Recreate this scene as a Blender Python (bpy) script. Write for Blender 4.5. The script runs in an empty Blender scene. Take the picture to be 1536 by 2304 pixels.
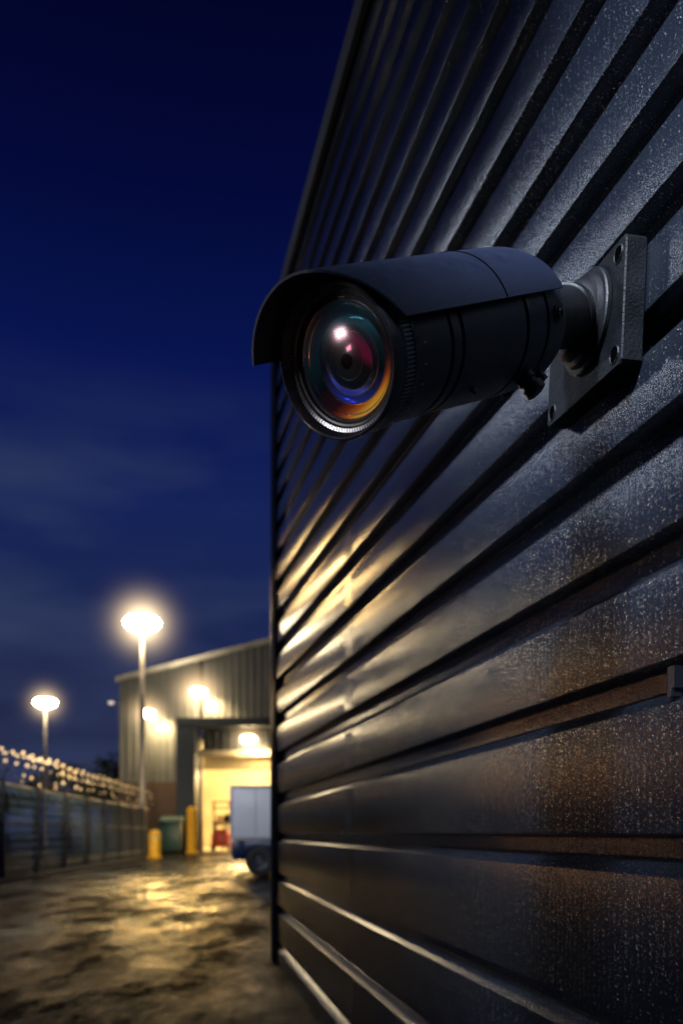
import bpy, math, random
from mathutils import Vector, Matrix, noise
random.seed(7)
SC=bpy.context.scene
SC.view_settings.view_transform='Standard'; SC.view_settings.look='None'; SC.view_settings.exposure=0
COL=SC.collection
EYE=1.6
# ---------------------------------------------------------------- helpers
def link(o): COL.objects.link(o); return o
def thing(name,label,cat,loc,group=None):
    e=bpy.data.objects.new(name,None); e.location=loc; e.empty_display_size=.2
    e["label"]=label; e["category"]=cat
    if group: e["group"]=group
    return link(e)
def smooth(me,ang=32):
    for p in me.polygons: p.use_smooth=True
    me.set_sharp_from_angle(angle=math.radians(ang))
def mk(name,V,F,mat,parent=None,sm=None,loc=None,label=None):
    o0=Vector((0,0,0))
    if loc is not None: o0=Vector(loc)
    base=Vector(parent["_w"]) if (parent is not None and "_w" in parent) else (Vector(parent.location) if parent is not None else Vector((0,0,0)))
    org = o0 if loc is not None else base
    me=bpy.data.meshes.new(name)
    me.from_pydata([tuple(Vector(v)-org) for v in V],[],F); me.update()
    if mat: me.materials.append(mat)
    if sm: smooth(me,sm)
    o=bpy.data.objects.new(name,me); link(o)
    if parent is not None:
        o.parent=parent; o.location=org-base
    else: o.location=org
    if label: o["label"]=label
    return o
def mks(name,parts,mat,parent=None,sm=None):
    for p in parts: mk(name,p[0],p[1],mat,parent,sm)
def join(*parts):
    V=[];F=[]
    for v,f in parts:
        n=len(V); V+=list(v); F+=[tuple(i+n for i in q) for q in f]
    return V,F
def box(x0,x1,y0,y1,z0,z1,b=0):
    if b<=0:
        V=[(x,y,z) for x in(x0,x1) for y in(y0,y1) for z in(z0,z1)]
        F=[(0,1,3,2),(4,6,7,5),(0,4,5,1),(2,3,7,6),(0,2,6,4),(1,5,7,3)]
        return V,F
    import bmesh
    bm=bmesh.new(); bmesh.ops.create_cube(bm,size=1)
    for v in bm.verts:
        v.co=Vector(((x0+x1)/2+v.co.x*(x1-x0),(y0+y1)/2+v.co.y*(y1-y0),(z0+z1)/2+v.co.z*(z1-z0)))
    bmesh.ops.bevel(bm,geom=bm.edges[:],offset=b,segments=2,affect='EDGES',profile=.5)
    V=[tuple(v.co) for v in bm.verts]; bm.verts.index_update()
    F=[tuple(v.index for v in f.verts) for f in bm.faces]; bm.free()
    return V,F
def frame(ax):
    a=Vector(ax).normalized()
    h=Vector((0,0,1)) if abs(a.z)<.95 else Vector((0,1,0))
    r=a.cross(h).normalized(); u=r.cross(a).normalized()
    return a,r,u
def lathe(C,ax,prof,n=64,cap0=False,cap1=False):
    a,r,u=frame(ax); C=Vector(C); V=[];F=[]
    for t,R in prof:
        for i in range(n):
            p=2*math.pi*i/n
            V.append(C+a*t+(r*math.cos(p)+u*math.sin(p))*R)
    for j in range(len(prof)-1):
        for i in range(n):
            k=(i+1)%n
            F.append((j*n+i,(j+1)*n+i,(j+1)*n+k,j*n+k))
    if cap0: F.append(tuple(range(n)))
    if cap1: F.append(tuple((len(prof)-1)*n+i for i in range(n-1,-1,-1)))
    return V,F
def cyl(p0,p1,r0,r1=None,n=16):
    p0=Vector(p0);p1=Vector(p1); r1=r0 if r1 is None else r1
    return lathe(p0,p1-p0,[(0,r0),((p1-p0).length,r1)],n,True,True)
# ---------------------------------------------------------------- materials
def mat(name,col,rough=.5,metal=0.,var=.25,nscale=8.,bump=0.,bscale=60.,rvar=.1,emit=None,es=0,spec=.5,coat=0):
    m=bpy.data.materials.new(name); m.use_nodes=True
    N=m.node_tree.nodes; L=m.node_tree.links; b=N['Principled BSDF']
    tc=N.new('ShaderNodeTexCoord'); nz=N.new('ShaderNodeTexNoise'); nz.inputs['Scale'].default_value=nscale
    nz.inputs['Detail'].default_value=6
    L.new(tc.outputs['Object'],nz.inputs['Vector'])
    mr=N.new('ShaderNodeMapRange'); mr.inputs[1].default_value=.3; mr.inputs[2].default_value=.7
    mr.inputs[3].default_value=1-var; mr.inputs[4].default_value=1+var
    L.new(nz.outputs['Fac'],mr.inputs[0])
    mx=N.new('ShaderNodeVectorMath'); mx.operation='SCALE'; mx.inputs[0].default_value=col; mx.name='basecol'
    L.new(mr.outputs[0],mx.inputs['Scale']); L.new(mx.outputs[0],b.inputs['Base Color'])
    r=N.new('ShaderNodeMapRange'); r.inputs[1].default_value=.3; r.inputs[2].default_value=.7
    r.inputs[3].default_value=max(.02,rough-rvar); r.inputs[4].default_value=min(1,rough+rvar)
    L.new(nz.outputs['Fac'],r.inputs[0]); L.new(r.outputs[0],b.inputs['Roughness'])
    b.inputs['Metallic'].default_value=metal; b.inputs['Specular IOR Level'].default_value=spec
    b.inputs['Coat Weight'].default_value=coat
    if bump>0:
        n2=N.new('ShaderNodeTexNoise'); n2.inputs['Scale'].default_value=bscale; n2.inputs['Detail'].default_value=4
        L.new(tc.outputs['Object'],n2.inputs['Vector'])
        bp=N.new('ShaderNodeBump'); bp.inputs['Strength'].default_value=bump; bp.inputs['Distance'].default_value=.01
        L.new(n2.outputs['Fac'],bp.inputs['Height']); L.new(bp.outputs[0],b.inputs['Normal'])
    if emit:
        b.inputs['Emission Color'].default_value=(*emit,1); b.inputs['Emission Strength'].default_value=es
    return m
def nd(m): return m.node_tree.nodes,m.node_tree.links,m.node_tree.nodes['Principled BSDF']

def cladding():
    m=mat('wet_charcoal_cladding',(.016,.021,.031),.3,.4,.2,1.3)
    N,L,b=nd(m)
    tc=N.new('ShaderNodeTexCoord')
    # beads and their painted glints fade out towards the far sheets
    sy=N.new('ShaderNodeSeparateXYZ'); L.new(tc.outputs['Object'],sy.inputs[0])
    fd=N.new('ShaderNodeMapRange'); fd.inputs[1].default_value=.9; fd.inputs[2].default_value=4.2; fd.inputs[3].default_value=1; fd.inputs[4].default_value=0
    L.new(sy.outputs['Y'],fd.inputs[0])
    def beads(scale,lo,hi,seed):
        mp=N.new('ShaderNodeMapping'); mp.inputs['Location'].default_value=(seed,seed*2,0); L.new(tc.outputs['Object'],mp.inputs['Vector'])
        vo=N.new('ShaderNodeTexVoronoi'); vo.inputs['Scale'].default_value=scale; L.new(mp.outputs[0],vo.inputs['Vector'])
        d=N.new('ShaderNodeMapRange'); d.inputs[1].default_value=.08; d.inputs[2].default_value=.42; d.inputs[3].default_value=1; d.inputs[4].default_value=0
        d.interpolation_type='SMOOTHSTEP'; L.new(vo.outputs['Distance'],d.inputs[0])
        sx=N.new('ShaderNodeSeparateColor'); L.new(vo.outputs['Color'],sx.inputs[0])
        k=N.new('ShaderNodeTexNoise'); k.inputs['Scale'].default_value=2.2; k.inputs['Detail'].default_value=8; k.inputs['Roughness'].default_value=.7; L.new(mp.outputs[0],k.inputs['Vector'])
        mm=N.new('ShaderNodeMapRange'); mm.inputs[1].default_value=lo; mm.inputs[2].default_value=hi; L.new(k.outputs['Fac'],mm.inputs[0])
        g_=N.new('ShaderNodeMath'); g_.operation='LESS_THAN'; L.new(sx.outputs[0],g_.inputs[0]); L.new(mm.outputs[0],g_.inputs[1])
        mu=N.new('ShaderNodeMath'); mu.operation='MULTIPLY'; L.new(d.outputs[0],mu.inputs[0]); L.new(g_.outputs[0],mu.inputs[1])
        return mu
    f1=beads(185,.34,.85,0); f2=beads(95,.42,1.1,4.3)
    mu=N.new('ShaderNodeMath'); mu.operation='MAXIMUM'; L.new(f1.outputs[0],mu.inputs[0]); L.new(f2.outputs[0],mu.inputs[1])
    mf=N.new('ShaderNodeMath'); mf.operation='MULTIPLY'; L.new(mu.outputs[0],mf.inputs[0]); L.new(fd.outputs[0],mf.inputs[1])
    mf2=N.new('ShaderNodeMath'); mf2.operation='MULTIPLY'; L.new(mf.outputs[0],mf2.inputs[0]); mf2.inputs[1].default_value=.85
    bc=N.new('ShaderNodeMix'); bc.data_type='RGBA'; L.new(mf2.outputs[0],bc.inputs['Factor']); L.new(N['basecol'].outputs[0],bc.inputs['A']); bc.inputs['B'].default_value=(.17,.17,.175,1)  # pale specks: bead glints put into the base colour
    L.new(bc.outputs['Result'],b.inputs['Base Color'])
    fn=N.new('ShaderNodeTexNoise'); fn.inputs['Scale'].default_value=190; fn.inputs['Detail'].default_value=5
    L.new(tc.outputs['Object'],fn.inputs['Vector'])
    b1=N.new('ShaderNodeBump'); L.new(fd.outputs[0],b1.inputs['Strength']); b1.inputs['Distance'].default_value=.005
    L.new(mu.outputs[0],b1.inputs['Height'])
    f5=N.new('ShaderNodeMath'); f5.operation='MULTIPLY'; f5.inputs[1].default_value=.6; L.new(fd.outputs[0],f5.inputs[0])
    b2=N.new('ShaderNodeBump'); L.new(f5.outputs[0],b2.inputs['Strength']); b2.inputs['Distance'].default_value=.0022
    L.new(fn.outputs['Fac'],b2.inputs['Height']); L.new(b1.outputs[0],b2.inputs['Normal'])
    L.new(b2.outputs[0],b.inputs['Normal'])
    st=N.new('ShaderNodeTexNoise'); st.inputs['Scale'].default_value=5; st.inputs['Detail'].default_value=8; st.inputs['Roughness'].default_value=.65; L.new(tc.outputs['Object'],st.inputs['Vector'])
    rr=N.new('ShaderNodeMapRange'); rr.inputs[1].default_value=.3; rr.inputs[2].default_value=.7; rr.inputs[3].default_value=.215; rr.inputs[4].default_value=.25
    L.new(st.outputs['Fac'],rr.inputs[0])
    r2=N.new('ShaderNodeMath'); r2.operation='MULTIPLY_ADD'; L.new(mu.outputs[0],r2.inputs[0]); r2.inputs[1].default_value=-.10; L.new(rr.outputs[0],r2.inputs[2])
    L.new(r2.outputs[0],b.inputs['Roughness'])
    return m
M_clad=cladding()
M_trim=mat('dark_trim',(.02,.023,.03),.38,.4,.3,3,.2,50)
M_roof=mat('dark_roof',(.02,.02,.022),.7,.2,.3,2)
M_hood=mat('satin_black_hood',(.016,.022,.046),.36,.1,.06,40,.25,1000,rvar=.05)
M_body=mat('satin_black_housing',(.017,.020,.027),.32,.1,.06,40,.22,900,rvar=.05)
M_ring=mat('black_ring',(.045,.045,.05),.28,.3,.1,20,.05,300)
M_knurl=mat('worn_knurl',(.28,.29,.30),.35,.5,.3,60)
M_arm=mat('black_arm',(.006,.0065,.008),.42,0,.25,16,.25,300,spec=.35)
M_plate=mat('dark_steel_plate',(.006,.007,.009),.5,.0,.6,9,.35,160,spec=.15)
M_hole=mat('matt_black',(.001,.001,.001),.9,spec=0)
M_chrome=mat('bright_edge',(.45,.47,.5),.2,.9,.1,10)

# ---------------------------------------------------------------- near building wall
S0=Vector((.792,1.96,0)); D=Vector((-.1846,.9828,0)).normalized(); MN=Vector((-D.y,D.x,0))
def kz(z):
    pts=[(-9,0),(.3,0),(2.0,.12),(3.2,.155),(4.45,.225),(9,.225)]
    for (a,ka),(b,kb) in zip(pts,pts[1:]):
        if z<=b: return ka+(kb-ka)*(z-a)/(b-a)
def W(s,z,off=0.):
    p=S0+D*s+MN*off
    return Vector((p.x,p.y,EYE+z+s*kz(z)))
SE=8.79
bld=thing('metal_clad_building','dark charcoal building clad in wet horizontal ribbed metal sheets','building',(S0.x,S0.y,0))
grooves=[-1.37,-.93,-.53,-.045,.372,.69,.98,1.255,1.52,1.77,2.01,2.30,2.58,2.84,3.09,3.33,3.57,3.80,4.03,4.25]
prof=[(-1.6,0.)]
DP=-.062
for g in grooves:
    prof+=[(g-.066,.0),(g-.0635,-.0006),(g-.0615,-.003),(g-.022,DP+.003),(g-.018,DP),(g+.030,DP),(g+.034,DP+.004),(g+.041,-.004),(g+.0430,-.0008),(g+.0455,0)]
prof.append((4.43,0.))
st=[-3.2]+[ -2.5+i*.28 for i in range(41)]
st=[s for s in st if s<SE-.1]+[SE]
V=[];F=[]
for s in st:
    for z,o in prof: V.append(W(s,z,o))
n=len(prof)
for i in range(len(st)-1):
    for j in range(n-1):
        F.append((i*n+j,i*n+j+1,(i+1)*n+j+1,(i+1)*n+j))
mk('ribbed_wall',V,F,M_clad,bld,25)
def wallbox(s0,s1,z0,z1,o0,o1):
    V=[]
    for s in(s0,s1):
        for o in(o0,o1):
            for z in(z0,z1): V.append(W(s,z,o))
    return V,[(0,1,3,2),(4,6,7,5),(0,4,5,1),(2,3,7,6),(0,2,6,4),(1,5,7,3)]
mk('corner_flashing',*join(wallbox(SE+.002,SE+.1,-1.6,4.5,-.1,.05),wallbox(SE-.14,SE+.001,-1.6,4.5,.012,.03)),M_trim,bld)
V=[];F=[]
for s in(-3.2,SE+.1):
    for z,o in[(4.36,.02),(4.36,.06),(4.53,.06),(4.53,-.35)]: V.append(W(s,z,o))
F=[(0,4,5,1),(1,5,6,2),(2,6,7,3)]
mk('eaves_flashing',V,F,M_roof,bld)
B=-9.
mk('end_wall',[W(SE+.09,-1.6,-.1),W(SE+.09,4.45,-.1),W(SE+.09,4.45,B),W(SE+.09,-1.6,B)],[(0,1,2,3)],M_clad,bld)
mk('roof',[W(-3.2,4.52,-.34),W(SE+.1,4.52,-.34),W(SE+.1,4.52,B),W(-3.2,4.52,B)],[(0,1,2,3)],M_roof,bld)
def lap(s):
    out=[]
    edges=[-1.6]+grooves+[4.43]
    for a,b in zip(edges,edges[1:]):
        z0=a+.050 if a>-1.6 else -1.6; z1=b-.070 if b<4.4 else 4.34
        V=[W(s,z,o) for z in(z0,z1) for o in(.0003,.0014)]+[W(s+.25,z,.0003) for z in(z0,z1)]
        out.append((V,[(0,1,3,2),(1,4,5,3)]))
    return out
mks('sheet_lap',lap(3.9)[:10],M_clad,bld)
s,z=.03,.372
mk('wall_clip',*join(wallbox(s,s+.028,z-.03,z+.022,-.05,.004),wallbox(s+.006,s+.022,z-.05,z-.03,-.02,.008)),M_trim,bld)

# ---------------------------------------------------------------- security camera
Fp=Vector((-.003,1.50,2.434)); Rp=Vector((.525,2.12,2.894))
a,r,u=frame(Rp-Fp); L=(Rp-Fp).length
def WP(s,z,off):
    p=S0+D*s+MN*off; return Vector((p.x,p.y,EYE+z))
cam_t=thing('security_camera','black bullet security camera with sun hood bolted to the ribbed wall','security camera',WP(.34,1.36,.0))
hp=[(.075,.117),(.078,.1195),(.19,.121),(.193,.116),(.200,.116),(.203,.1212),(.232,.1217),(.235,.116),(.242,.116),(.245,.122),
    (.50,.131),(.503,.125),(.512,.125),(.515,.1315),(.60,.1335),(.603,.128),(.612,.128),(.615,.1335),(.69,.133),(.72,.126),(.74,.114),(.752,.098),(.756,.07)]
mk('housing',*lathe(Fp,a,hp,96,True,True),M_body,cam_t,28)
fr=[(.074,.117),(.072,.1235),(.058,.1235),(.056,.119),(.024,.119),(.022,.1235),(-.006,.1255),(-.012,.1245),(-.015,.1215),(-.014,.1195),(-.007,.118),(-.003,.117),(.003,.1155),(.006,.1145),(.008,.1075),(.013,.1050),(.014,.1015),(.020,.1000),(.024,.094)]
mk('front_ring',*lathe(Fp,a,fr,128),M_ring,cam_t,28)
kn=[]
for i in range(110):
    p=2*math.pi*i/110
    e=r*math.cos(p)+u*math.sin(p); t_=(-r*math.sin(p)+u*math.cos(p))
    c=Fp+e*.119; w=.0017
    V=[c+a*tt+t_*ww+e*ee for tt in(.026,.054) for ww in(-w,w) for ee in(0,.0048)]
    kn.append((V,[(0,1,3,2),(4,6,7,5),(0,4,5,1),(2,3,7,6),(1,5,7,3)]))
mk('grip_ring',*join(*kn),M_knurl,cam_t)
kn=[]
for i in range(120):
    p=2*math.pi*i/120
    e=r*math.cos(p)+u*math.sin(p); t_=(-r*math.sin(p)+u*math.cos(p))
    w=.0010
    V=[Fp+a*(.0070 if ee<.110 else .0054)+t_*ww+e*ee for ee in(.1080,.1138) for ww in(-w,w)]
    kn.append((V,[(0,1,3,2)]))
mk('focus_scale',*join(*kn),M_chrome,cam_t)
M_print=mat('white_print',(.6,.6,.6),.5)
for i,deg in enumerate([-78,-66,-54,-40,-24,-8]):
    p=math.radians(deg); e=r*math.cos(p)+u*math.sin(p); t_=(-r*math.sin(p)+u*math.cos(p))
    c=Fp+e*.1198+a*.092
    V=[c+a*x+t_*y+e*.0012 for x in(0,.008) for y in(-.0012,.0012)]
    mk('scale_mark',V,[(0,1,3,2)],M_print,cam_t)
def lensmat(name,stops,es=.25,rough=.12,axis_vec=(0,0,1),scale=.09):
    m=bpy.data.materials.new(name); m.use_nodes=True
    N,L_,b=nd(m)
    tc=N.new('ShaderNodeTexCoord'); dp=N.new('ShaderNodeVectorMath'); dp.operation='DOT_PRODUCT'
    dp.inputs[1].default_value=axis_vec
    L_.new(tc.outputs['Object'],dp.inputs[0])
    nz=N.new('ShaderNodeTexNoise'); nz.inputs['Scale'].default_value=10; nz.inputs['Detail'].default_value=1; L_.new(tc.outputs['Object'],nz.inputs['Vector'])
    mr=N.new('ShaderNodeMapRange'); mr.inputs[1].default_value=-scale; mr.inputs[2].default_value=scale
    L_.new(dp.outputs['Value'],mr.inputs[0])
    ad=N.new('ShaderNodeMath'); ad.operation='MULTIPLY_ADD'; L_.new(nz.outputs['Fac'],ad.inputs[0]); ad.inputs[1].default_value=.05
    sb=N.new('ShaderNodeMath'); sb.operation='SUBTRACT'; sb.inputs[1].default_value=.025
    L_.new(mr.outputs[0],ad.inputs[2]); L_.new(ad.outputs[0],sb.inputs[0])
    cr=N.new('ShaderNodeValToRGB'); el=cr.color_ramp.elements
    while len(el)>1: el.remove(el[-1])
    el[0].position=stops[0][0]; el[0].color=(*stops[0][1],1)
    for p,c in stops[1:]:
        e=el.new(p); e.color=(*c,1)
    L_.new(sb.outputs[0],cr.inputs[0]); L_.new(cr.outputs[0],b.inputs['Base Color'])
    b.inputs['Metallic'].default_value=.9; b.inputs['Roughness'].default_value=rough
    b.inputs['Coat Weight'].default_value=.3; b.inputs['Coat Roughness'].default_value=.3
    L_.new(cr.outputs[0],b.inputs['Emission Color']); b.inputs['Emission Strength'].default_value=es  # reflections in the coating are painted by the ramp and glow by themselves
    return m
Fl=Fp-a*.011
LC=Fl+a*.032
KR=1.03
def LR(pr): return [(t,R*KR) for t,R in pr]
M_o=lensmat('coat_glow_outer',[(0,(.9,.5,.05)),(.08,(1.,.5,.04)),(.14,(.6,.16,.02)),(.20,(.22,.035,.012)),(.28,(.03,.008,.012)),(.5,(.003,.005,.008)),(.7,(.004,.020,.026)),(.86,(.007,.018,.030)),(1,(.005,.006,.009))],.40,.15,tuple(u*.93-r*.3),.095)
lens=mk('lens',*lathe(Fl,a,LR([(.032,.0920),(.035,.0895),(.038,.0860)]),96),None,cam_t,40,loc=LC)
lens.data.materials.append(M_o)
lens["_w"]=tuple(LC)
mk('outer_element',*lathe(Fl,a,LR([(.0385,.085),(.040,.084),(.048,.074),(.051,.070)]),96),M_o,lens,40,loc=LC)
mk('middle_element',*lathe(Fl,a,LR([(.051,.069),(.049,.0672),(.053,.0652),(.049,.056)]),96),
   lensmat('coat_glow_middle',[(0,(.02,.04,.3)),(.18,(.02,.02,.09)),(.4,(.003,.005,.008)),(.7,(.004,.020,.026)),(.9,(.010,.07,.09)),(1,(.008,.04,.06))],.38,.1,tuple(u*.9+r*.3),.068),lens,40,loc=LC)
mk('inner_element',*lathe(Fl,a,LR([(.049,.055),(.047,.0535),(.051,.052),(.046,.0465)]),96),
   lensmat('coat_glow_inner',[(0,(.02,.03,.28)),(.14,(.06,.08,.4)),(.24,(.03,.03,.06)),(.4,(.003,.006,.009)),(.6,(.008,.008,.012)),(.8,(.03,.012,.025)),(1,(.006,.04,.05))],.38,.12,tuple(u*.8+r*.5),.056),lens,40,loc=LC)
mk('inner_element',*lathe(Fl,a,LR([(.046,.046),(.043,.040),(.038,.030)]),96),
   lensmat('coat_glow_rose',[(0,(.005,.008,.020)),(.3,(.005,.008,.012)),(.64,(.008,.006,.008)),(.78,(.16,.012,.04)),(.9,(.15,.012,.04)),(1,(.02,.02,.04))],.38,.12,tuple(u*.6+r*.8),.048),lens,40,loc=LC)
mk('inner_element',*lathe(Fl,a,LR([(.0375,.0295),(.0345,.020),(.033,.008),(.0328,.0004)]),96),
   lensmat('coat_glow_core',[(0,(.008,.012,.022)),(.35,(.010,.013,.012)),(.7,(.014,.008,.010)),(1,(.12,.012,.035))],.33,.1,tuple(u*.6+r*.8),.032),lens,40,loc=LC)
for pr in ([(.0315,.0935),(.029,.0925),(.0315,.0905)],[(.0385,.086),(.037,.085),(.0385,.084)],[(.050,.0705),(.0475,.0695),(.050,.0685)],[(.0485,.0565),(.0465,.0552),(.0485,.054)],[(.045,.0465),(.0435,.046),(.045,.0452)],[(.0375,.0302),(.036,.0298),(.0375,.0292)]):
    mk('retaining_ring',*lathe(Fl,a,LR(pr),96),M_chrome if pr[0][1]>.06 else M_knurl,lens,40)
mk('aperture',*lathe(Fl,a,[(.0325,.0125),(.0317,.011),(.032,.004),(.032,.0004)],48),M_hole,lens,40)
g=bpy.data.materials.new('front_glass'); g.use_nodes=True
N,L_=g.node_tree.nodes,g.node_tree.links; N.remove(N['Principled BSDF'])
tr=N.new('ShaderNodeBsdfTransparent'); gl=N.new('ShaderNodeBsdfGlossy'); gl.inputs['Roughness'].default_value=.16; gl.inputs['Color'].default_value=(1,.68,.76,1)
fz=N.new('ShaderNodeLayerWeight'); fz.inputs['Blend'].default_value=.25
mxs=N.new('ShaderNodeMixShader'); mr=N.new('ShaderNodeMapRange'); mr.inputs[3].default_value=.08; mr.inputs[4].default_value=.5
L_.new(fz.outputs['Fresnel'],mr.inputs[0]); L_.new(mr.outputs[0],mxs.inputs[0]); L_.new(tr.outputs[0],mxs.inputs[1]); L_.new(gl.outputs[0],mxs.inputs[2])
L_.new(mxs.outputs[0],N['Material Output'].inputs[0])
dome=[(.030-.031*math.cos(q*math.pi/2/18),.093*math.sin(q*math.pi/2/18)+.0002) for q in range(19)]
mk('front_glass',*lathe(Fl,a,dome,96),g,lens,80)
PH0,PH1=8,162
def HR(t): return .139+.0175*(t/.9)
HC=Fp+u*.005
def hood():
    nph=64; nt=26; th=.005
    ph0,ph1=math.radians(PH0),math.radians(PH1)
    V=[];F=[]
    def tf(ph):
        d=math.degrees(ph); x=max(0,min(1,(75-d)/70)); return -.076+.111*x**1.25
    def tr_(ph):
        return .675 - .09*math.sin(max(0,min(math.pi,ph)))**2
    for side in (0,1):
        for i in range(nt+1):
            for j in range(nph+1):
                ph=ph0+(ph1-ph0)*j/nph
                t=tf(ph)+(tr_(ph)-tf(ph))*i/nt
                R=HR(t) - side*th
                if side==0 and i in(0,nt): R-=.0012
                V.append(HC+a*t+(r*math.cos(ph)+u*math.sin(ph))*R)
    w=nph+1; off=(nt+1)*w
    for i in range(nt):
        for j in range(nph):
            q=(i*w+j,(i+1)*w+j,(i+1)*w+j+1,i*w+j+1)
            F.append(q); F.append(tuple(off+k for k in reversed(q)))
    for j in range(nph):
        F.append((j,j+1,off+j+1,off+j)); b=nt*w
        F.append((b+j,off+b+j,off+b+j+1,b+j+1))
    for i in range(nt):
        F.append((i*w,off+i*w,off+(i+1)*w,(i+1)*w)); b=nph
        F.append((i*w+b,(i+1)*w+b,off+(i+1)*w+b,off+i*w+b))
    return V,F
mk('sun_hood',*hood(),M_hood,cam_t,30)
V=[];F=[]
for k,(t,dr) in enumerate([(.400,.0003),(.401,.0014),(.404,.0014),(.405,.0003)]):
    for j in range(49):
        ph=math.radians(PH0+(PH1-PH0)*j/48); R=HR(t)+dr
        V.append(HC+a*t+(r*math.cos(ph)+u*math.sin(ph))*R)
for k in range(3):
    for j in range(48): F.append((k*49+j,(k+1)*49+j,(k+1)*49+j+1,k*49+j+1))
mk('hood_seam',V,F,M_hole,cam_t,40)
for deg in(25,150):
    for tt in(.14,.55):
        p=math.radians(deg); e=r*math.cos(p)+u*math.sin(p)
        mk('hood_spacer',*cyl(Fp+a*tt+e*.114,Fp+a*tt+e*.142,.008),M_body,cam_t,30)
def screw(c,e,R=.012):
    return lathe(c,e,[(0,R*1.35),(.004,R*1.35),(.0045,R),(.010,R*.95),(.012,R*.7),(.012,R*.45),(.008,R*.42)],24,False,True)
for t,deg in((.655,-8),(.655,-100),(.33,-60)):
    p=math.radians(deg); e=r*math.cos(p)+u*math.sin(p)
    mk('side_screw',*screw(Fp+a*t+e*(.1325 if t>.5 else .1245),e,.013 if t>.5 else .004),M_ring,cam_t,35)
p=math.radians(-62); e=(r*math.cos(p)+u*math.sin(p)); kc=Fp+a*.58+e*.126
mk('adjusting_knob',*lathe(kc,e,[(0,.022),(.018,.022),(.020,.018),(.030,.018),(.031,.024),(.048,.024),(.051,.02),(.051,.001)],24),M_arm,cam_t,30)
mk('locking_stud',*cyl(kc+a*.07-e*.01,kc+a*.07+e*.028,.012),M_arm,cam_t,30)
J=WP(.330,1.390,.105); E=Fp+a*.745
ax=(J-E); la=ax.length
mk('bracket_arm',*lathe(E,ax,[(-.03,.080),(.012,.080),(.014,.085),(.036,.085),(.038,.072),(.045,.070),(la*.75,.070),(la*.76,.075),(la*.84,.075),(la*.85,.069),(la,.062)],64,True,True),M_arm,cam_t,30)
mk('swivel_joint',*lathe(WP(.345,1.380,.062),MN,[(0,.128),(.010,.128),(.014,.124),(.016,.114),(.030,.110),(.034,.102),(.036,.098),(.052,.095),(.066,.085),(.074,.060),(.076,.0)],80),M_arm,cam_t,30)
PCz=1.355; PS=.380; ro=math.radians(5)
def PL(x,y,off):
    X=x*math.cos(ro)-y*math.sin(ro); Y=x*math.sin(ro)+y*math.cos(ro)
    return WP(PS+X,PCz+Y,off)
def plate():
    hx,hy,c=.220,.156,.010
    out=[(-hx+c,-hy),(hx-c,-hy),(hx,-hy+c),(hx,hy-c),(hx-c,hy),(-hx+c,hy),(-hx,hy-c),(-hx,-hy+c)]
    V=[];F=[]
    for o,k in((.004,1),(.056,1),(.060,.985)):
        for x,y in out: V.append(PL(x*k,y*k,o))
    for l in range(2):
        for i in range(8):
            j=(i+1)%8; F.append((l*8+i,l*8+j,(l+1)*8+j,(l+1)*8+i))
    F.append(tuple(range(16,24))); F.append(tuple(range(7,-1,-1)))
    return V,F
pl=mk('mounting_plate',*plate(),M_plate,cam_t,20)
for sx in(-1,1):
    for sy in(-1,1):
        c=PL(sx*.184,sy*.122,.0605)
        mk('bolt_hole_shade',*lathe(c,MN,[(.0010,.0),(.0010,.019)],24),M_hole,cam_t)  # flat black disc, the shade inside the hole put into its colour
        mk('bolt_rim',*lathe(c,MN,[(.0012,.0185),(.0025,.0192),(.0025,.021),(-.0005,.0225)],24),M_arm,cam_t,30)
        c=PL(sx*.15,sy*.1,-.06)
        mk('wall_spacer',*cyl(c,c+MN*.066,.03,.03,20),M_arm,cam_t,30)

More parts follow.
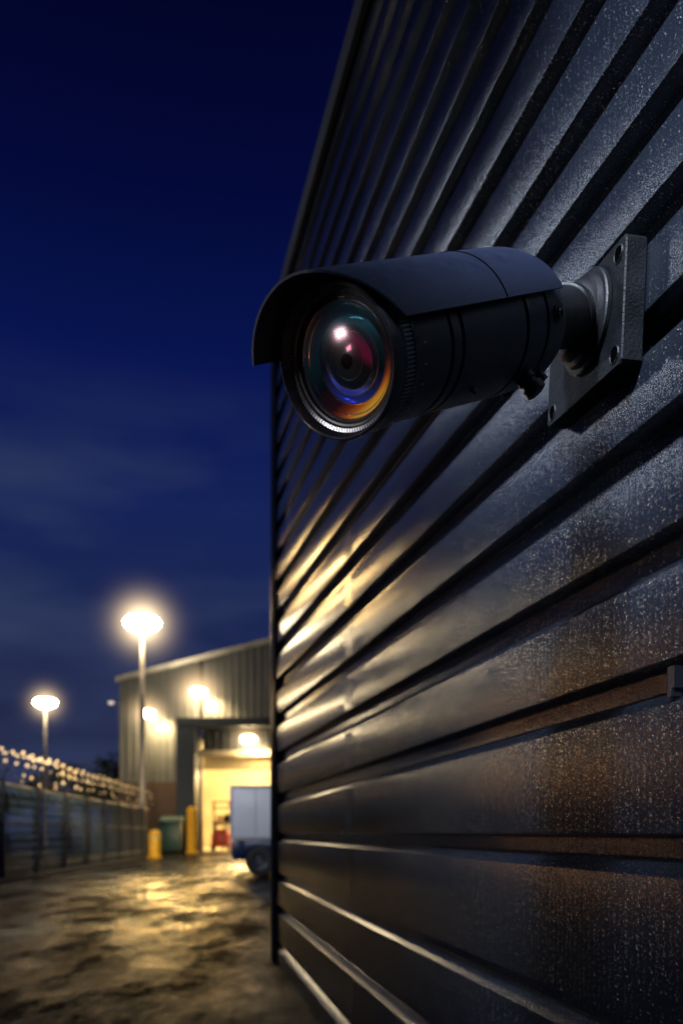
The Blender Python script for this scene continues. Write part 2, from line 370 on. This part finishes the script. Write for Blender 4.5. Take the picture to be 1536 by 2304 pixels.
# ---------------------------------------------------------------- ground
def asphalt():
    m=mat('wet_asphalt',(.014,.0135,.013),.4,0,.4,.6)
    N,L,b=nd(m); tc=N.new('ShaderNodeTexCoord')
    pn=N.new('ShaderNodeTexNoise'); pn.inputs['Scale'].default_value=.6; pn.inputs['Detail'].default_value=12; pn.inputs['Roughness'].default_value=.74
    mpn=N.new('ShaderNodeMapping'); mpn.inputs['Scale'].default_value=(1.1,.42,1); mpn.inputs['Location'].default_value=(3.1,.4,0); L.new(tc.outputs['Object'],mpn.inputs['Vector'])
    L.new(mpn.outputs[0],pn.inputs['Vector'])
    mk_=N.new('ShaderNodeMapRange'); mk_.inputs[1].default_value=.43; mk_.inputs[2].default_value=.68; mk_.inputs[3].default_value=.06; mk_.inputs[4].default_value=1
    L.new(pn.outputs['Fac'],mk_.inputs[0])
    pm=N.new('ShaderNodeMapRange'); pm.inputs[1].default_value=.44; pm.inputs[2].default_value=.64; pm.inputs[3].default_value=.26; pm.inputs[4].default_value=.12
    L.new(pn.outputs['Fac'],pm.inputs[0]); L.new(pm.outputs[0],b.inputs['Roughness'])
    fn=N.new('ShaderNodeTexNoise'); fn.inputs['Scale'].default_value=34; fn.inputs['Detail'].default_value=6; fn.inputs['Roughness'].default_value=.85
    L.new(tc.outputs['Object'],fn.inputs['Vector'])
    inv=N.new('ShaderNodeMapRange'); inv.inputs[1].default_value=.44; inv.inputs[2].default_value=.66; inv.inputs[3].default_value=.8; inv.inputs[4].default_value=.22
    L.new(pn.outputs['Fac'],inv.inputs[0])
    b1=N.new('ShaderNodeBump'); b1.inputs['Distance'].default_value=.022; L.new(inv.outputs[0],b1.inputs['Strength']); L.new(fn.outputs['Fac'],b1.inputs['Height'])
    L.new(b1.outputs[0],b.inputs['Normal'])
    df=N.new('ShaderNodeBsdfDiffuse'); df.inputs['Color'].default_value=(.008,.008,.008,1); L.new(b1.outputs[0],df.inputs['Normal'])
    mx=N.new('ShaderNodeMixShader'); L.new(mk_.outputs[0],mx.inputs[0]); L.new(df.outputs[0],mx.inputs[1]); L.new(b.outputs[0],mx.inputs[2])
    L.new(mx.outputs[0],N['Material Output'].inputs[0])
    return m
gr=mk('ground',[(-600,-60,0),(600,-60,0),(600,1500,0),(-600,1500,0)],[(0,1,2,3)],asphalt()); gr["kind"]="structure"
M_verge=mat('rough_verge',(.02,.02,.014),.9,0,.5,2,.8,20,spec=.1)
vg=mk('verge',[(-10.6,20,.004),(-12.7,59,.004),(-60,70,.004),(-60,20,.004)],[(0,1,2,3)],M_verge); vg["kind"]="structure"
kb=mk('kerb',[(-10.6,20,0),(-10.45,20,0),(-10.6,20,.12),(-10.45,20,.12),(-12.7,59,0),(-12.55,59,0),(-12.7,59,.12),(-12.55,59,.12)],[(0,1,3,2),(4,6,7,5),(0,4,5,1),(2,3,7,6),(0,2,6,4),(1,5,7,3)],mat('kerb_concrete',(.12,.11,.10),.6,0,.3,4)); kb["kind"]="structure"

# ---------------------------------------------------------------- fence
FX=lambda y:-11.3-.07*(y-28)
fen=thing('security_fence','tall dark wire mesh fence topped with coiled razor wire','fence',(FX(28),28,0))
M_galv=mat('galvanised_steel',(.34,.32,.28),.42,.3,.25,4)
M_post=mat('painted_post',(.008,.016,.026),.45,.1,.25,4,spec=.25)
M_razor=mat('razor_blade_glint',(.95,.78,.5),.4,.0,.1,6)  # pale warm non-metal colour stands in for glints on the blades
M_wire=mat('coil_wire',(.06,.055,.05),.5,.1)
y=20
while y<=58.1:
    x=FX(y)
    mk('post',*join(box(x-.10,x+.14,y-.08,y+.08,0,3.3,.01),cyl((x,y,3.28),(x+.28,y-.02,3.75),.03)),M_post,fen)
    y+=4
mk('top_rail',*cyl((FX(19),19,3.22),(FX(58.2),58.2,3.22),.06),M_galv,fen)
for z,q in((.35,.035),(1.9,.03)): mk('rail',*cyl((FX(19)+.06,19,z),(FX(58.2)+.06,58.2,z),q),M_post,fen)
ws=[]
y=19.
while y<58:
    x=FX(y)+.07; ws.append(box(x-.010,x+.010,y-.012,y+.012,.05,3.18)); y+=.2
for z in [.2+.3*i for i in range(10)]:
    ws.append(cyl((FX(19)+.085,19,z),(FX(58)+.085,58,z),.008,n=4))
mk('wire_mesh',*join(*ws),mat('mesh_wire',(.09,.14,.18),.6,.0,spec=.2),fen)
pts=[]; nturn=34
NP=nturn*28
for i in range(NP+1):
    f=i/NP; y=20+38*f; ph=2*math.pi*nturn*f
    R=.50+.04*math.sin(f*57); x=FX(y)+.12
    pts.append(Vector((x+R*math.cos(ph),y+.45*math.sin(ph*1.0),3.90+.04*math.sin(f*23)+R*math.sin(ph))))
V=[];F=[]
for i,p in enumerate(pts):
    q=pts[min(i+1,NP)]-pts[max(i-1,0)]; aa,rr_,uu=frame(q)
    for k in range(4):
        c=k*math.pi/2; V.append(p+(rr_*math.cos(c)+uu*math.sin(c))*.010)
for i in range(NP):
    for k in range(4):
        F.append((i*4+k,i*4+(k+1)%4,(i+1)*4+(k+1)%4,(i+1)*4+k))
mk('razor_wire',V,F,M_wire,fen)
V=[];F=[]
for i in range(0,NP):
    q=i%28
    if not ((q in (3,6,9)) or (q in(12,0) and random.random()<.85) or (q in (25,16,20) and random.random()<.4)): continue
    p=pts[i]; n0=len(V); s=random.uniform(.06,.10)
    e=Vector((random.uniform(.7,1),random.uniform(-.2,.2),random.uniform(-.3,.3))).normalized()
    f_=(Vector((0,0,1))-e*e.z).normalized()
    nrm=e.cross(f_)
    for s_ in((-.8,0,0),(0,.8,.2),(.8,0,0),(0,-.8,.2)): V.append(p+e*s*s_[0]+f_*s*s_[1]+nrm*s*s_[2])
    F+= [(n0,n0+1,n0+2),(n0,n0+2,n0+3)]
bl=mk('razor_blades',V,F,M_razor,fen); bl["kind"]="stuff"

# ---------------------------------------------------------------- flood masts
M_pole=mat('mast_steel',(.45,.44,.42),.4,.4,.2,3)
M_lamp=mat('lit_lamp_glass',(1,.9,.7),.4,emit=(1.,.80,.48),es=70)
M_lampb=mat('lit_lamp_glass_wall',(1,.9,.7),.4,emit=(1.,.74,.38),es=70)
def halo_mat(R,st,col,pw=5):
    m=bpy.data.materials.new('lamp_halo_glow'); m.use_nodes=True
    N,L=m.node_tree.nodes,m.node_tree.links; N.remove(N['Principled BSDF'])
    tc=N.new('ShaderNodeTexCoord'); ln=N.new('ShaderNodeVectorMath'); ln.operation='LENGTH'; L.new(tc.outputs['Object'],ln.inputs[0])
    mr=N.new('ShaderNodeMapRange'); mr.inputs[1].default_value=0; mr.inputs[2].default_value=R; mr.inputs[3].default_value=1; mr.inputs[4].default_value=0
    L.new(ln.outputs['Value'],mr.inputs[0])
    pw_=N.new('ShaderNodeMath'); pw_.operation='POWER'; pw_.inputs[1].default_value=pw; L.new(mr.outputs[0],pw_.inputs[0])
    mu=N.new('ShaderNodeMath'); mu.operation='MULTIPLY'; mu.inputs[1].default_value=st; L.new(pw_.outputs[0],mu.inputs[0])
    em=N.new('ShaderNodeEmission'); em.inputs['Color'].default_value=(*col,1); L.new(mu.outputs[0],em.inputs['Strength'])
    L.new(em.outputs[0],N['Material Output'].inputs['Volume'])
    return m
def lamp_halo(c,R,st,col=(1.,.66,.34),pw=5):  # added self-glowing sphere, stands in for the halo round a lamp
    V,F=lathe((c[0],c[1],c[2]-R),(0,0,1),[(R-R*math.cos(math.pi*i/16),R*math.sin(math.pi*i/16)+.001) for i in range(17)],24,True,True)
    o=mk('lamp_halo',V,F,halo_mat(R,st,col,pw),None,60,loc=c); o["kind"]="stuff"; return o
def light(kind,name,loc,power,col,size=.3,target=None,spot=None,blend=.6,sy=None):
    l=bpy.data.lights.new(name,kind); l.energy=power; l.color=col
    if kind=='AREA':
        l.shape='DISK' if sy is None else 'RECTANGLE'; l.size=size
        if sy: l.size_y=sy
    else: l.shadow_soft_size=size
    o=bpy.data.objects.new(name,l); o.location=loc; link(o)
    if target is not None: o.rotation_euler=(Vector(target)-Vector(loc)).to_track_quat('-Z','Y').to_euler()
    if spot: l.spot_size=math.radians(spot); l.spot_blend=blend
    return o
mast=thing('floodlight_mast','tall grey steel mast with a glowing round floodlight head','street lamp',(-14.6,62,0),'floodlight masts in the yard')
x,y=-14.6,62
mpole=mk('pole',*lathe((x,y,0),(0,0,1),[(0,.3),(.25,.3),(.27,.24),(8,.21),(16.1,.17),(16.4,.17)],16,True,True),M_pole,mast,30)
mcr=mk('head_cap',*lathe((x,y,16.9),(0,0,1),[(.45,1.02),(.50,1.06),(.56,1.0),(.68,.6),(.74,.2),(.75,.01)],40),M_pole,mast,30)
hd_=mk('lamp_head',*lathe((x,y,16.9),(0,0,1),[(-.62,.01),(-.56,.55),(-.36,1.0),(-.05,1.3),(.18,1.34),(.36,1.2),(.46,.98)],40),M_lamp,mast,60)
m2=mast.copy(); COL.objects.link(m2); m2.location=(-35,100,0)
for o in [mpole,mcr,hd_]:
    c=o.copy(); COL.objects.link(c); c.parent=m2
light('SPOT','mast_light',(-14.6,61,15.8),1400,(1.,.72,.38),.8,(-14.6,61,0),146,.5)
light('SPOT','mast_light',(-35,99,15.8),800,(1.,.72,.38),.8,(-35,99,0),146,.5)
lamp_halo((-14.6,62,16.95),9,3.6,(1.,.74,.42),14); lamp_halo((-35,100,16.95),8.5,2.2,(1.,.72,.40),14)

# ---------------------------------------------------------------- far warehouse
wh=thing('distribution_warehouse','grey corrugated warehouse with lit loading bay and brick base','warehouse',(-12,72,0))
M_cor=mat('grey_corrugated_cladding',(.085,.095,.105),.5,.2,.18,.5)
M_blue=mat('dark_blue_portal',(.010,.020,.038),.5,.2,.3,1)
M_cream=mat('cream_interior',(.62,.55,.4),.7,0,.25,.3)
def brick():
    m=mat('brown_brick',(.16,.075,.05),.8)
    N,L,b=nd(m); tc=N.new('ShaderNodeTexCoord'); mp=N.new('ShaderNodeMapping'); mp.inputs['Rotation'].default_value=(math.pi/2,0,0)
    L.new(tc.outputs['Object'],mp.inputs['Vector'])
    bt=N.new('ShaderNodeTexBrick'); bt.inputs['Scale'].default_value=2.2; bt.inputs['Color1'].default_value=(.06,.032,.024,1); bt.inputs['Color2'].default_value=(.04,.022,.018,1); bt.inputs['Mortar'].default_value=(.08,.07,.06,1)
    L.new(mp.outputs[0],bt.inputs['Vector']); L.new(bt.outputs['Color'],b.inputs['Base Color']); return m
def top(x): return 14.6+(x+18.9)*.26 if x<-1 else 14.6+17.9*.26-(x+1)*.26
X0,X1=-18.9,16.
DX0,DX1,DZ=-11.9,-4.4,8.15
V=[];F=[]; pitch=.62
xs=[];x=X0
while x<X1:
    for dx,dy in((0,0),(.28,0),(.34,.14),(.56,.14)): xs.append((x+dx,72+dy))
    x+=pitch
for xx,yy in xs:
    zb=DZ if DX0-.02<=xx<=DX1 else (5.9 if xx<DX0 else 0)
    V+= [(xx,yy,zb),(xx,yy,top(xx))]
for i in range(len(xs)-1):
    if abs(V[2*i][2]-V[2*i+2][2])>.5: continue
    F.append((2*i,2*i+2,2*i+3,2*i+1))
mk('facade_cladding',V,F,M_cor,wh)
mk('side_wall',[(X0,72,0),(X0,72,14.6),(X0,110,14.6),(X0,110,0)],[(0,1,2,3)],M_cor,wh)
mk('brick_base',*box(X0-.05,DX0-.01,71.8,72.3,0,5.9),brick(),wh)
mk('facade_infill',*box(DX0-.65,DX0+.0,72.16,72.3,5.91,9.9),M_cor,wh)
mk('roof_verge',[(X0-.3,71.7,14.35),(X0-.3,71.7,14.85),(-1,71.7,19.5),(-1,71.7,19.0),(16,71.7,15.2),(16,71.7,14.7),
   (X0-.3,72.2,14.85),(-1,72.2,19.5),(16,72.2,15.2)],[(0,3,2,1),(3,5,4,2),(1,2,7,6),(2,4,8,7)],mat('light_verge_trim',(.3,.3,.29),.4,.5,.2,1),wh)
mk('roof',[(X0-.3,72.1,14.84),(-1,72.1,19.45),(-1,110,19.45),(X0-.3,110,14.84),(16,72.1,15.1),(16,110,15.1)],[(0,1,2,3),(1,4,5,2)],M_roof,wh)
mk('loading_portal',*join(box(-13.5,DX0-.05,69,71.95,0,10.3,.04),box(-13.5,-2,68.9,71.95,10.31,11.0,.04),box(-4.0,-2.6,69,71.95,0,10.25)),M_blue,wh)
mk('door_frame',*join(box(DX0-.05,DX1,71.75,71.99,8.1,8.6),box(DX0-.05,DX0+.15,71.7,72.1,0,8.1)),mat('cream_door_frame',(.6,.52,.35),.5),wh)
mk('interior_hall',[(DX0-3,72.35,0.01),(DX1+4,72.35,.01),(DX1+4,92,.01),(DX0-3,92,.01),(DX0-3,72.35,9.5),(DX1+4,72.35,9.5),(DX1+4,92,9.5),(DX0-3,92,9.5)],
   [(3,2,6,7),(0,3,7,4),(1,5,6,2),(4,7,6,5),(0,1,2,3)],M_cream,wh)
mk('roller_shutter',*join(*[box(DX0+.1,DX1,72.5,72.62,7.0+.2*i,7.17+.2*i,.02) for i in range(6)]),mat('shutter',(.35,.3,.2),.5,.4),wh)
rk=[]
for i in range(5):
    xx=-12.5+1.7*i; rk.append(box(xx-.1,xx+.1,82.8,83,0,4.6))
for z in(.9,2.4,3.9,4.5): rk.append(box(-12.6,-5.4,82.2,83.0,z,z+.16))
for i in range(16):
    xx=-12.2+random.uniform(0,6.2); zz=random.choice((1.06,2.56)); rk.append(box(xx,xx+.7,82.3,82.9,zz,zz+random.uniform(.5,1.0)))
mk('racking',*join(*rk),mat('dark_rack',(.14,.10,.05),.5,.1,.5,1.),wh)
for i,xx in enumerate((-11.5,-8.6)):
    mk('interior_lamp',*box(xx,xx+1.6,80,80.5,9.1,9.3,.02),M_lampb,wh)
light('POINT','interior_light',(-9,77,8),4400,(1.,.70,.30),.6)
light('POINT','interior_light',(-8.2,87,7.5),2200,(1.,.72,.32),.6)
def walllamp(x,z,P,s=1.):
    t=thing('wall_lamp','glowing bulkhead lamp on an arm fixed to the warehouse facade','wall lamp',(x,71.95,z),'lamps on the warehouse facade')
    mk('bracket',*join(cyl((x,71.95,z+.1),(x,71.2,z+.25),.05),box(x-.2,x+.2,71.9,71.99,z-.15,z+.3)),M_pole,t)
    mk('lamp_shade',*lathe((x,71.1,z+.25),(0,-.25,-1),[(0,.12),(.06,.34*s),(.2,.46*s)],20,True),M_pole,t,40)
    mk('bulb',*lathe((x,71.1,z+.1),(0,-.25,-1),[(0,.25*s),(.12,.42*s),(.3,.42*s),(.48,.25*s),(.52,.01)],20),M_lampb,t,50)
    light('SPOT','wall_lamp_light',(x+.9,70.5,z-.7),P,(1.,.66,.27),.3,(x+.9,72.0,z-2.6),140,.9)
walllamp(-12.0,13.5,3000,s=1.5); walllamp(-16.2,11.7,2800,s=1.25); walllamp(-7.8,9.5,1600,s=1.5)
lamp_halo((-12.0,70.8,13.3),4.2,1.6); lamp_halo((-16.2,70.8,11.5),3.6,1.5); lamp_halo((-7.8,70.2,9.4),3.,1.4)
# extra spots at the fixtures, added to strengthen gold reflections on the yard
light('SPOT','wall_lamp_boost',(-12.0,70.3,13.2),17000,(1.,.60,.18),.4,(-5.0,21,0),8.0,.9)
light('SPOT','wall_lamp_boost',(-16.2,70.3,11.4),14000,(1.,.60,.18),.4,(-6.2,24,0),8.0,.9)
light('SPOT','wall_lamp_boost',(-7.8,68.6,8.6),14000,(1.,.62,.20),.4,(-5.8,38,0),9,.9)
t=thing('flank_lamp','small pale lamp on an arm at the warehouse corner','wall lamp',(-19.0,73,12.8))
mk('arm',*cyl((-18.95,73,12.7),(-19.8,73,12.9),.05),M_pole,t)
mk('bulb',*lathe((-19.9,73,12.95),(0,0,-1),[(0,.15),(.1,.26),(.25,.2),(.3,.01)],16),mat('dim_lamp',(1,.9,.8),.4,emit=(1,.85,.7),es=.6),t,50)

# ---------------------------------------------------------------- yard objects
M_yel=mat('yellow_paint',(.9,.50,.012),.45,0,.2,3); M_blk=mat('black_rubber',(.02,.02,.02),.7)
b1=thing('bollard','short yellow steel bollard with rounded cap on wet asphalt','bollard',(-11.7,53,0),'yellow guard bollards')
mk('post',*lathe((-11.7,53,0),(0,0,1),[(0,.46),(.08,.46),(.1,.38),(1.6,.38),(1.72,.3),(1.78,.01)],24),M_yel,b1,35)
mk('reflective_band',*lathe((-11.7,53,0),(0,0,1),[(1.2,.385),(1.2,.39),(1.4,.39),(1.4,.385)],24),mat('pale_band',(.8,.6,.25),.4),b1,30)
b2=thing('guard_post','tall yellow guard post with ribbed sleeve beside the loading bay','bollard',(-11.5,65,0),'yellow guard bollards')
mk('post',*lathe((-11.5,65,0),(0,0,1),[(0,.5),(.1,.5),(.12,.38)]+[(.3+i*.18+j,.4 if j in(0,.12) else .35) for i in range(17) for j in(0,.12,.14,.17)]+[(3.55,.3),(3.6,.01)],20),M_yel,b2,35)
M_grn=mat('green_plastic',(.015,.07,.06),.45,0,.2,3)
def bin_(x,y,w,h):
    t=thing('waste_container','dark green wheeled waste container with sloping lid','waste bin',(x,y,0),'green waste containers')
    tp=box(x-w/2,x+w/2,y-.6,y+.6,.2,h*.8,.05)
    V=[((vx-x)*(1+.12*(vz/h))+x,vy,vz) for vx,vy,vz in tp[0]]
    mk('bin_body',V,tp[1],M_grn,t,30)
    lid=box(x-w/2-.1,x+w/2+.1,y-.72,y+.66,h*.8+.01,h,.06)
    V=[(vx,vy,vz-(.25*h*.5 if (vy<y and vz>h*.9) else 0)) for vx,vy,vz in lid[0]]
    mk('lid',V,lid[1],M_grn,t,30)
    for sx in(-1,1):
        mk('wheel',*cyl((x+sx*w*.4-.05,y-.45,.16),(x+sx*w*.4+.05,y-.45,.16),.16),M_blk,t,30)
bin_(-13.3,66,1.5,2.9); bin_(-14.0,68.8,1.2,2.3)
tk=thing('box_truck','white box truck with dark blue chassis parked side on','truck',(-1.2,31,0))
M_wht=mat('truck_box_panel',(.62,.66,.74),.45,.0,.08,1.2); M_nv=mat('navy_paint',(.008,.02,.07),.35,.1,.2,3); M_tyre=mat('tyre_rubber',(.018,.018,.018),.75)
x0,x1,y0,y1=-4.05,1.1,30.9,33.1
mk('cargo_box',*box(x0,x1,y0,y1,1.36,3.3,.03),M_wht,tk,30)
mk('box_trim',*join(box(x0-.03,x1+.03,y0-.03,y0-.002,1.34,1.44),box(x0-.03,x1+.03,y0-.03,y0-.002,3.22,3.33),box(x0-.03,x0+.05,y0-.035,y0-.005,1.34,3.33),*[box(x0+.9+i*.9,x0+.93+i*.9,y0-.012,y0-.001,1.45,3.2) for i in range(5)]),mat('aluminium_trim',(.4,.42,.45),.35,.5),tk)
mk('chassis',*join(box(x0+.1,3.2,y0+.06,y0+.3,.74,1.33,.02),box(x0+.25,3.2,y1-.5,y1-.35,1.0,1.33),box(x0+.02,x0+.5,y0+.05,y1-.05,.6,1.31,.03),box(x0+2.2,x0+3.6,y0+.05,y0+.4,.5,.73,.04)),M_nv,tk,30)
cabp=[(1.25,.6),(3.05,.6),(3.1,1.5),(2.85,1.75),(2.4,2.75),(1.25,2.8)]
V=[(px,yy,pz) for yy in(y0+.1,y1-.1) for px,pz in cabp]
F=[tuple(range(5,-1,-1)),tuple(range(6,12))]+[(i,(i+1)%6,6+(i+1)%6,6+i) for i in range(6)]
mk('cab',V,F,M_nv,tk)
mk('cab_window',[(1.5,y0+.09,1.75),(2.65,y0+.09,1.75),(2.3,y0+.09,2.55),(1.5,y0+.09,2.6)],[(0,1,2,3)],mat('dark_glass',(.01,.012,.015),.08),tk)
def wheel(cx,cy):
    w=mk('wheel',*lathe((cx,cy,.54),(0,1,0),[(.0,.32),(-.0,.50),(.03,.54),(.22,.54),(.26,.50),(.26,.32)],36),M_tyre,tk,30)
    w["_w"]=tuple(tk.location)
    mk('rim',*lathe((cx,cy,.54),(0,1,0),[(.06,.0),(.06,.1),(.02,.12),(.09,.2),(.05,.28),(.0,.325)],30),mat('steel_rim',(.12,.13,.15),.4,.7),w,30)
for cx in(-2.98,2.1):
    for cy in(y0-.02,y1-.35): wheel(cx,cy)
mk('mudguard',*join(*[(lambda p0,p1:([(-2.98+.64*math.cos(p),yy,.54+.64*math.sin(p)) for p in(p0,p1) for yy in(y0-.02,y0+.4)],[(0,1,3,2)]))(math.pi*i/10,math.pi*(i+1)/10) for i in range(10)]),M_blk,tk)
mk('tail_light',*box(x0-.08,x0-.005,y0+.0,y0+.18,2.5,2.75,.01),mat('red_lens',(.5,.01,.01),.3,emit=(1,.05,.02),es=.4),tk)
mk('tail_light',*box(x0+.0,x0+.045,y0+.0,y0+.2,1.0,1.2,.01),mat('red_lens_low',(.5,.01,.01),.3,emit=(1,.05,.02),es=.3),tk)
fk=thing('forklift','small red forklift with black mast inside the loading bay','forklift',(-10.6,74,0))
M_red=mat('red_paint',(.42,.025,.012),.4)
mk('forklift_body',*join(box(-11.3,-9.8,73.4,74.9,.35,1.55,.12),box(-11.0,-10.0,74.3,74.9,1.5,1.9,.1)),M_red,fk,30)
mk('overhead_guard',*join(*[box(xx-.05,xx+.05,yy-.04,yy+.04,1.55,2.5) for xx in(-11.1,-10.05) for yy in(73.6,74.7)],box(-11.2,-9.95,73.5,74.8,2.5,2.6)),M_blk,fk)
mk('mast',*join(box(-11.0,-10.9,73.1,73.3,.1,2.3),box(-10.25,-10.15,73.1,73.3,.1,2.3),box(-11,-10.15,73.1,73.2,2.2,2.3),box(-10.95,-10.85,72.4,73.1,.12,.18),box(-10.35,-10.25,72.4,73.1,.12,.18)),M_blk,fk)
for sx in(-11.32,-9.92):
    for yy in(73.6,74.6): mk('wheel',*cyl((sx,yy,.3),(sx+.2,yy,.3),.3),M_tyre,fk,30)
bg=lathe((-9.1,73.2,0),(0,0,1),[(0,.45),(.1,.58),(.5,.62),(1.0,.6),(1.3,.5),(1.45,.2),(1.5,.01)],20)
V=[v+Vector((noise.noise(v*2)*.08,noise.noise(v*2+Vector((5,5,5)))*.08,0)) for v in bg[0]]
o=mk('bulk_bag',V,bg[1],mat('white_sack',(.65,.6,.5),.8,0,.1,3,.4,10),None,50,loc=(-9.1,73.2,0)); o["label"]="full white woven bulk bag standing by the loading door"; o["category"]="bag"
pt=thing('pallet_load','wooden pallet stacked with three brown cartons','pallet',(-8.9,76,0))
mk('pallet',*join(*[box(-9.4+i*.22,-9.24+i*.22,75.5,76.5,.12,.15) for i in range(5)],*[box(-9.4,-8.36,75.5+j*.45,75.6+j*.45,0,.12) for j in range(3)]),mat('pallet_wood',(.3,.2,.1),.8),pt)
mks('carton',[box(-9.35,-8.9,75.55,76.4,.16,.9,.01),box(-8.88,-8.4,75.55,76.4,.16,1.0,.01),box(-9.3,-8.5,75.6,76.3,1.01,1.6,.01)],mat('cardboard',(.35,.22,.11),.8),pt)

# ---------------------------------------------------------------- trees
M_leaf=mat('night_leaves',(.02,.03,.014),.8,0,.4,1.,spec=.1); M_bark=mat('bark',(.05,.04,.03),.9)
def tree(seed,x,y,h):
    random.seed(seed)
    t=thing('tree','dark leafy tree standing beyond the yard fence','tree',(x,y,0),'trees beyond the fence')
    br=[cyl((x,y,0),(x+.2,y,h*.5),.3,.16,8)]
    cl=[]
    for i in range(7):
        q=random.uniform(0,6.28); e=Vector((x+math.cos(q)*h*.22,y+math.sin(q)*h*.22,h*random.uniform(.5,.85)))
        br.append(cyl((x+.1,y,h*.35+i*.2),e,.1,.03,6)); cl.append(e)
    cl.append(Vector((x,y,h*.88)))
    mk('trunk',*join(*br),M_bark,t)
    V=[];F=[]
    for c in cl:
        for k in range(170):
            d=Vector((random.gauss(0,1),random.gauss(0,1),random.gauss(0,.7)))*h*.085
            p=c+d; e=Vector((random.gauss(0,1),random.gauss(0,1),random.gauss(0,1))).normalized(); f=e.orthogonal().normalized()
            n0=len(V); s=.22; V+=[p-e*s,p+f*s*.6,p+e*s,p-f*s*.6]; F.append((n0,n0+1,n0+2,n0+3))
    mk('crown',V,F,M_leaf,t)
for i,(x,y,h) in enumerate([(-26,96,10.5),(-30.5,108,11.5),(-36,112,11),(-41,114,9.5),(-46,112,9),(-24,112,10)]): tree(i+3,x,y,h)

# ---------------------------------------------------------------- sky
w=bpy.data.worlds.new('World'); SC.world=w; w.use_nodes=True
N,L=w.node_tree.nodes,w.node_tree.links; bgn=N['Background']
tc=N.new('ShaderNodeTexCoord'); sp=N.new('ShaderNodeSeparateXYZ'); L.new(tc.outputs['Generated'],sp.inputs[0])
cr=N.new('ShaderNodeValToRGB'); el=cr.color_ramp.elements
stops=[(0,(.007,.008,.020)),(.06,(.012,.014,.038)),(.14,(.014,.019,.058)),(.25,(.011,.020,.082)),(.36,(.007,.016,.098)),(.48,(.0025,.0075,.078)),(.60,(.0012,.003,.040)),(.72,(.0008,.0012,.017)),(1,(.0006,.0008,.006))]
el[0].position=0; el[0].color=(*stops[0][1],1); el[1].position=1; el[1].color=(*stops[-1][1],1)
for p,c in stops[1:-1]:
    e=el.new(p); e.color=(*c,1)
L.new(sp.outputs['Z'],cr.inputs[0])
mp=N.new('ShaderNodeMapping'); mp.inputs['Scale'].default_value=(1.6,1.6,7); L.new(tc.outputs['Generated'],mp.inputs['Vector'])
cn=N.new('ShaderNodeTexNoise'); cn.inputs['Scale'].default_value=1.6; cn.inputs['Detail'].default_value=5; cn.inputs['Roughness'].default_value=.5; L.new(mp.outputs[0],cn.inputs['Vector'])
cm=N.new('ShaderNodeMapRange'); cm.inputs[1].default_value=.38; cm.inputs[2].default_value=.68; L.new(cn.outputs['Fac'],cm.inputs[0])
hz=N.new('ShaderNodeMapRange'); hz.inputs[1].default_value=.5; hz.inputs[2].default_value=.33; hz.interpolation_type='SMOOTHSTEP'; L.new(sp.outputs['Z'],hz.inputs[0])
mu=N.new('ShaderNodeMath'); mu.operation='MULTIPLY'; L.new(cm.outputs[0],mu.inputs[0]); L.new(hz.outputs[0],mu.inputs[1])
mx=N.new('ShaderNodeMix'); mx.data_type='RGBA'; L.new(mu.outputs[0],mx.inputs['Factor']); L.new(cr.outputs[0],mx.inputs['A']); mx.inputs['B'].default_value=(.032,.046,.115,1)
L.new(mx.outputs['Result'],bgn.inputs['Color']); bgn.inputs['Strength'].default_value=1.0

# ---------------------------------------------------------------- unseen off-frame lights, added for reflections and fill
light('SPOT','wall_fill_high',(-30,70,23.5),15000,(1.,.64,.24),.5,(-.1,7.2,3.6),.95,.9)  # unseen spot added for the upper gold reflection on the ribbed wall
light('SPOT','wall_fill_low',(-31,70,14),4600,(1.,.60,.2),.5,(-.4,9.0,2.85),.9,.9)  # unseen spot added for the lower gold reflection near the corner
light('SPOT','amber_fill',(-8.6,14,3.1),210,(1.,.46,.13),.25,(.72,2.35,1.75),6,.9)  # added spot that gives the near beads their amber patch
light('AREA','cool_flood',(-6.7,10.5,8.6),90,(.82,.9,1.),.7,(.7,2.2,3))
light('AREA','lens_highlight_fill',(-4.4,-.75,2.2),60,(1,.96,.97),.9,(.0,1.5,2.45),sy=.65)  # unseen area light placed to make the highlight on the lens
light('SPOT','overhead_fill',(-1.5,-1.0,6.2),4200,(.72,.82,1.),.3,(.85,2.35,3.05),32,1.)  # added fill that lifts the dark hood and the wall round the mount
light('SPOT','yard_fill',(-9.5,19,9),11000,(1.,.84,.6),.4,(-9.5,44,0),48,1.)  # added fill to brighten the bollards and the fence
light('SPOT','truck_fill',(-9.5,18,8),3800,(.95,.95,1.),.4,(-3.0,31,2.2),20,.8)  # added fill for the side of the truck
light('SPOT','fence_fill',(-8.5,20,7.5),19000,(1.,.74,.42),.3,(-12.6,42,4.2),24,.8)  # added light along the fence top, makes the razor blades sparkle

# ---------------------------------------------------------------- camera
c=bpy.data.cameras.new('camera'); co=bpy.data.objects.new('camera',c); link(co)
co.location=(0,0,EYE); co.rotation_euler=(math.pi/2,0,0)
c.sensor_fit='VERTICAL'; c.sensor_height=36; c.sensor_width=24; c.lens=29.69; c.shift_y=.313
c.clip_end=3000; c.clip_start=.05
c.dof.use_dof=True; c.dof.focus_distance=1.9; c.dof.aperture_fstop=2.4
SC.camera=co
for o in bpy.data.objects:
    if "_w" in o: del o["_w"]
